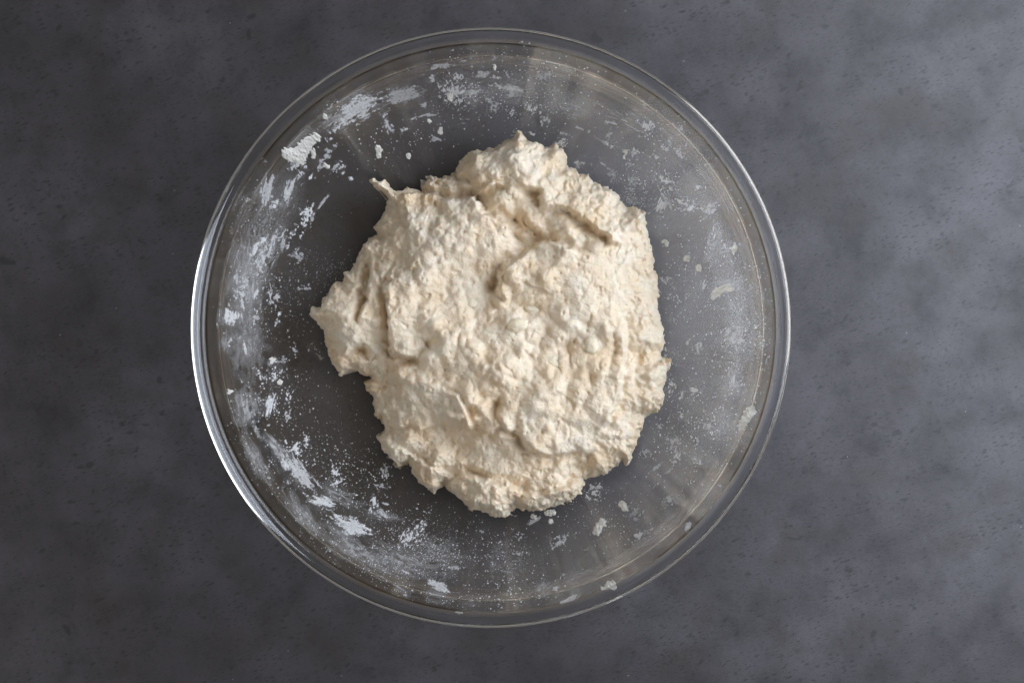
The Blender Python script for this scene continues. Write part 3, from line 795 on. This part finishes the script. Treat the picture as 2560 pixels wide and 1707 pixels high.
# grains
OCT, OCTF = ico(1)
def grains():
    P = []
    def spray(px, py, rx, ry, n, r0, r1):
        c = px_bowl(px, py); k = S * 1000 * (H + ZR - c[2]) / H
        for _ in range(n):
            u, v = rng.normal(size=2) * 0.55
            P.append((c[0] * 1000 + u * rx * k, c[1] * 1000 + v * ry * k, r0 + (r1 - r0) * rng.random() ** 3))
    for a in ((1078,1387,140,75,900,.09,.26),(884,1175,100,80,440,.09,.38),(1261,1402,90,70,420,.09,.36),(830,680,70,50,260,.08,.24),(690,760,80,120,420,.09,.36),(1640,420,120,110,520,.08,.28),
              (1580,500,60,40,260,.08,.22),(1833,860,50,110,420,.09,.28),(1760,1040,110,140,480,.09,.34),(1500,1290,140,80,420,.09,.34),(1140,230,80,50,340,.09,.32),(1330,250,160,60,420,.09,.34),
              (680,1000,80,90,420,.1,.42),(750,1150,70,80,360,.09,.40),(860,1310,120,60,360,.09,.34),(1020,1335,90,60,420,.09,.30),(1740,680,110,140,520,.08,.30),(960,330,160,80,260,.08,.36),(640,560,60,150,420,.09,.32),
              (1700,1150,110,110,260,.08,.30),(850,1000,120,120,50,.1,.34),(1250,1480,200,40,360,.1,.36),(600,1180,60,160,260,.1,.3),(900,1420,160,50,300,.1,.3),(1880,800,40,260,420,.09,.24),(1250,150,260,50,260,.09,.3)):
        spray(*a)
    for _ in range(1300):     # over everything
        t = rng.random() * 2 * np.pi; r = 122 * math.sqrt(rng.random()) 
        P.append((r * math.cos(t), r * math.sin(t), 0.08 + 0.2 * rng.random() ** 3))
    P = np.array(P)
    r = np.hypot(P[:, 0], P[:, 1])
    P = P[r < 123.5]
    # none inside the dough
    i = np.clip(((P[:, 0] - DG['x0']) / DG['st']).astype(int), 0, DG['D'].shape[0] - 1); j = np.clip(((P[:, 1] - DG['y0']) / DG['st']).astype(int), 0, DG['D'].shape[1] - 1)
    P = P[DG['D'][i, j] < 0.6]
    n = len(P)
    base = on_bowl(P[:, 0], P[:, 1], P[:, 2] * 0.45)
    sc_ = P[:, 2][:, None] * (0.6 + 0.8 * rng.random((n, 3))); sc_[:, 2] = P[:, 2] * 0.6
    a = rng.random(n) * 2 * np.pi
    v = OCT[None] * sc_[:, None, :]
    v = np.stack([v[..., 0] * np.cos(a)[:, None] - v[..., 1] * np.sin(a)[:, None], v[..., 0] * np.sin(a)[:, None] + v[..., 1] * np.cos(a)[:, None], v[..., 2]], -1)
    v = v * (0.75 + 0.5 * rng.random(v.shape[:2]))[..., None]
    V = (v + base[:, None, :]).reshape(-1, 3) * MM
    F = (OCTF[None] + (np.arange(n) * len(OCT))[:, None, None]).reshape(-1, 3)
    o = mesh_obj('flour_dust', V, F, GRAIN)
    tag(o, 'fine white grains of flour dusted over the inside of the glass', 'flour', kind='stuff')
grains()

# ------------------------------------------------------------------ dough scraps and crumbs stuck to the glass
def scrap(name, pieces, label, mat, group=None, seed=0):
    """pieces: (px, py, rx, ry, angle, thickness) knobs that make one ragged scrap lying on the glass"""
    st = 0.11
    C = [px_bowl(p[0], p[1]) for p in pieces]
    k = S * 1000 * (H + ZR - C[0][2]) / H
    R = max(max(p[2], p[3]) for p in pieces) * k * 1.5 + 0.6
    xs = np.arange(min(c[0] for c in C) * 1000 - R, max(c[0] for c in C) * 1000 + R, st)
    ys = np.arange(min(c[1] for c in C) * 1000 - R, max(c[1] for c in C) * 1000 + R, st)
    X, Y = np.meshgrid(xs, ys, indexing='ij')
    jx = X + 0.62 * perlin(X / 1.3, Y / 1.3, seed + 200) + 0.22 * perlin(X / 0.5, Y / 0.5, seed + 201)
    jy = Y + 0.62 * perlin(X / 1.3, Y / 1.3, seed + 202) + 0.22 * perlin(X / 0.5, Y / 0.5, seed + 203)
    acc = np.zeros(X.shape) + 1e-9; tha = np.zeros(X.shape)
    for (px, py, rx, ry, ang, th), c in zip(pieces, C):
        a = math.radians(-ang)
        dx, dy = jx - c[0] * 1000, jy - c[1] * 1000
        u = (dx * math.cos(a) + dy * math.sin(a)) / (rx * k); v = (-dx * math.sin(a) + dy * math.cos(a)) / (ry * k)
        e = 1 - (u * u + v * v)
        acc = acc + np.exp(5 * e); tha = tha + np.exp(5 * e) * th
    e = np.log(acc) / 5
    hgt = np.where(e > 0, 0.7 * k * tha / acc * np.clip(e, 0, 1) ** 0.4, e)
    hgt = np.where(hgt > 0, hgt * (1 + 0.9 * perlin(X / 0.9, Y / 0.9, seed + 204)) + 0.06, hgt)
    A = np.where(hgt > 0, 1.0, 0.0)
    V, F, at = field_mesh(X, Y, A, np.maximum(hgt, 0.02), st, 0.5)
    x0, y0, z0 = C[0]
    o = mesh_obj(name, V - np.array([x0, y0, z0]), F, mat)
    o.location = (x0, y0, z0)
    tag(o, label, 'dough scrap' if name == 'dough_scrap' else 'crumb', group)
G1, G2 = 'dough scraps stuck inside the bowl', 'small dough crumbs stuck inside the bowl'
scrap('dough_scrap', [(722,386,13,13,20,8),(736,388,15,12,0,6),(750,386,13,15,0,4),(758,374,12,14,30,4),(766,362,11,11,-42,4),(776,352,12,9,-42,4),(786,345,11,7,-30,6),(794,340,7,5,-10,6),(750,400,8,10,0,3)], 'pasty cream dough scrape with a trailing tail on the floury wall', CRUMB, G1, 1)
scrap('dough_scrap', [(1802,724,15,9,-20,6),(1818,718,10,8,0,5),(1790,734,8,10,20,6),(1783,744,5,6,0,3),(1826,722,7,6,0,4)], 'ragged flat dough scrap with short arms on the bare wall', CRUMB, G1, 2)
scrap('dough_scrap', [(1876,1028,9,13,25,7),(1868,1042,8,14,25,8),(1858,1058,7,12,20,7),(1852,1070,5,6,0,4)], 'elongated yellowish dough scrap clinging to the shoulder of the bowl', CRUMB, G1, 3)
scrap('dough_scrap', [(1526,1466,15,9,-20,6),(1512,1472,10,5,-10,4),(1536,1474,9,7,20,5),(1528,1457,7,5,0,4)], 'whitish crumbly dough scrap just under the rim', CRUMB, G1, 4)
scrap('dough_scrap', [(1496,1322,8,14,20,7),(1506,1306,9,9,0,6),(1488,1330,6,6,0,4)], 'knobbly dough scrap lying in a slanting streak of flour', CRUMB, G1, 5)
scrap('dough_scrap', [(947,372,8,7,0,8),(944,368,6,5,0,6),(946,384,7,10,10,8)], 'two-knobbed dough scrap alone on bare glass near the curled strand', CRUMB, G1, 6)
scrap('dough_scrap', [(1375,1282,15,7,-3,7)], 'smooth oval dough scrap lying beside the foot of the dough', CRUMB, G1, 7)
scrap('dough_scrap', [(1334,1291,8,5,20,4),(1340,1296,4,5,0,3)], 'thin angular white dough scrap next to the smooth oval one', CRUMB, G1, 8)
scrap('dough_scrap', [(1149,1536,10,4,8,4),(1141,1534,5,3,0,3)], 'small pale dough scrap alone on the upper wall under the rim', CRUMB, G1, 9)
scrap('dough_scrap', [(784,384,4,12,20,4)], 'thin upright sliver of dough next to the pasty scrape', CRUMB, G1, 10)
CRUMBS = [
 (1022,390,6,7,0,'tiny dough crumb alone on bare glass beside the two-knobbed scrap'),
 (1101,328,6,8,0,'tiny dough crumb between the dough and the broad speckled flour patch'),
 (1073,304,4,6,0,'tiny dough crumb between the dough and the broad speckled flour patch'),
 (1126,243,6,8,10,'pale dough crumb sitting in the broad speckled flour patch'),
 (815,415,6,7,0,'tiny dough crumb on a thin flour streak beside the pasty dough scrape'),
 (812,291,5,5,0,'tiny crumb at the end of the broadest thick flour smear'),
 (680,900,5,8,10,'tiny upright crumb above the short upright dense flour smear'),
 (699,956,6,6,0,'tiny round crumb touching the scatter around the upright flour smear'),
 (574,979,4,6,0,'tiny crumb on the shoulder line of the bowl, away from flour'),
 (1718,647,6,8,0,'tiny dough crumb between the ragged flat scrap and the dough flank'),
 (1748,671,5,9,-20,'tiny dough crumb between the ragged flat scrap and the dough flank'),
 (1560,392,4,5,0,'one of two tiny crumbs side by side near a hooked flour fleck'),
 (1564,380,4,6,0,'one of two tiny crumbs side by side near a hooked flour fleck'),
 (1661,603,6,4,-20,'one of a joined pair of tiny crumbs off the rolled corner of the dough'),
 (1669,610,4,5,0,'one of a joined pair of tiny crumbs off the rolled corner of the dough'),
 (1378,1303,6,5,0,'tiny white crumb just outside the smooth oval dough scrap'),
 (1557,1262,9,8,0,'small crumb in a fleck of flour near the knobbly dough scrap'),
 (1563,1272,6,6,0,'small crumb in a fleck of flour near the knobbly dough scrap'),
 (1238,170,4,5,0,'tiny crumb on the upper wall behind the tip of the dough'),
 (1304,99,5,2,0,'tiny flat crumb right under the rim behind the tip of the dough'),
 (1323,104,3,3,0,'tiny flat crumb right under the rim behind the tip of the dough'),
 (1836,624,4,9,0,'tiny upright crumb high on the wall past the ragged flat scrap'),
]
for k, (px, py, rx, ry, a, label) in enumerate(CRUMBS):
    scrap('dough_crumb', [(px, py, rx, ry, a, 6)], label, CRUMB, G2, 40 + k)
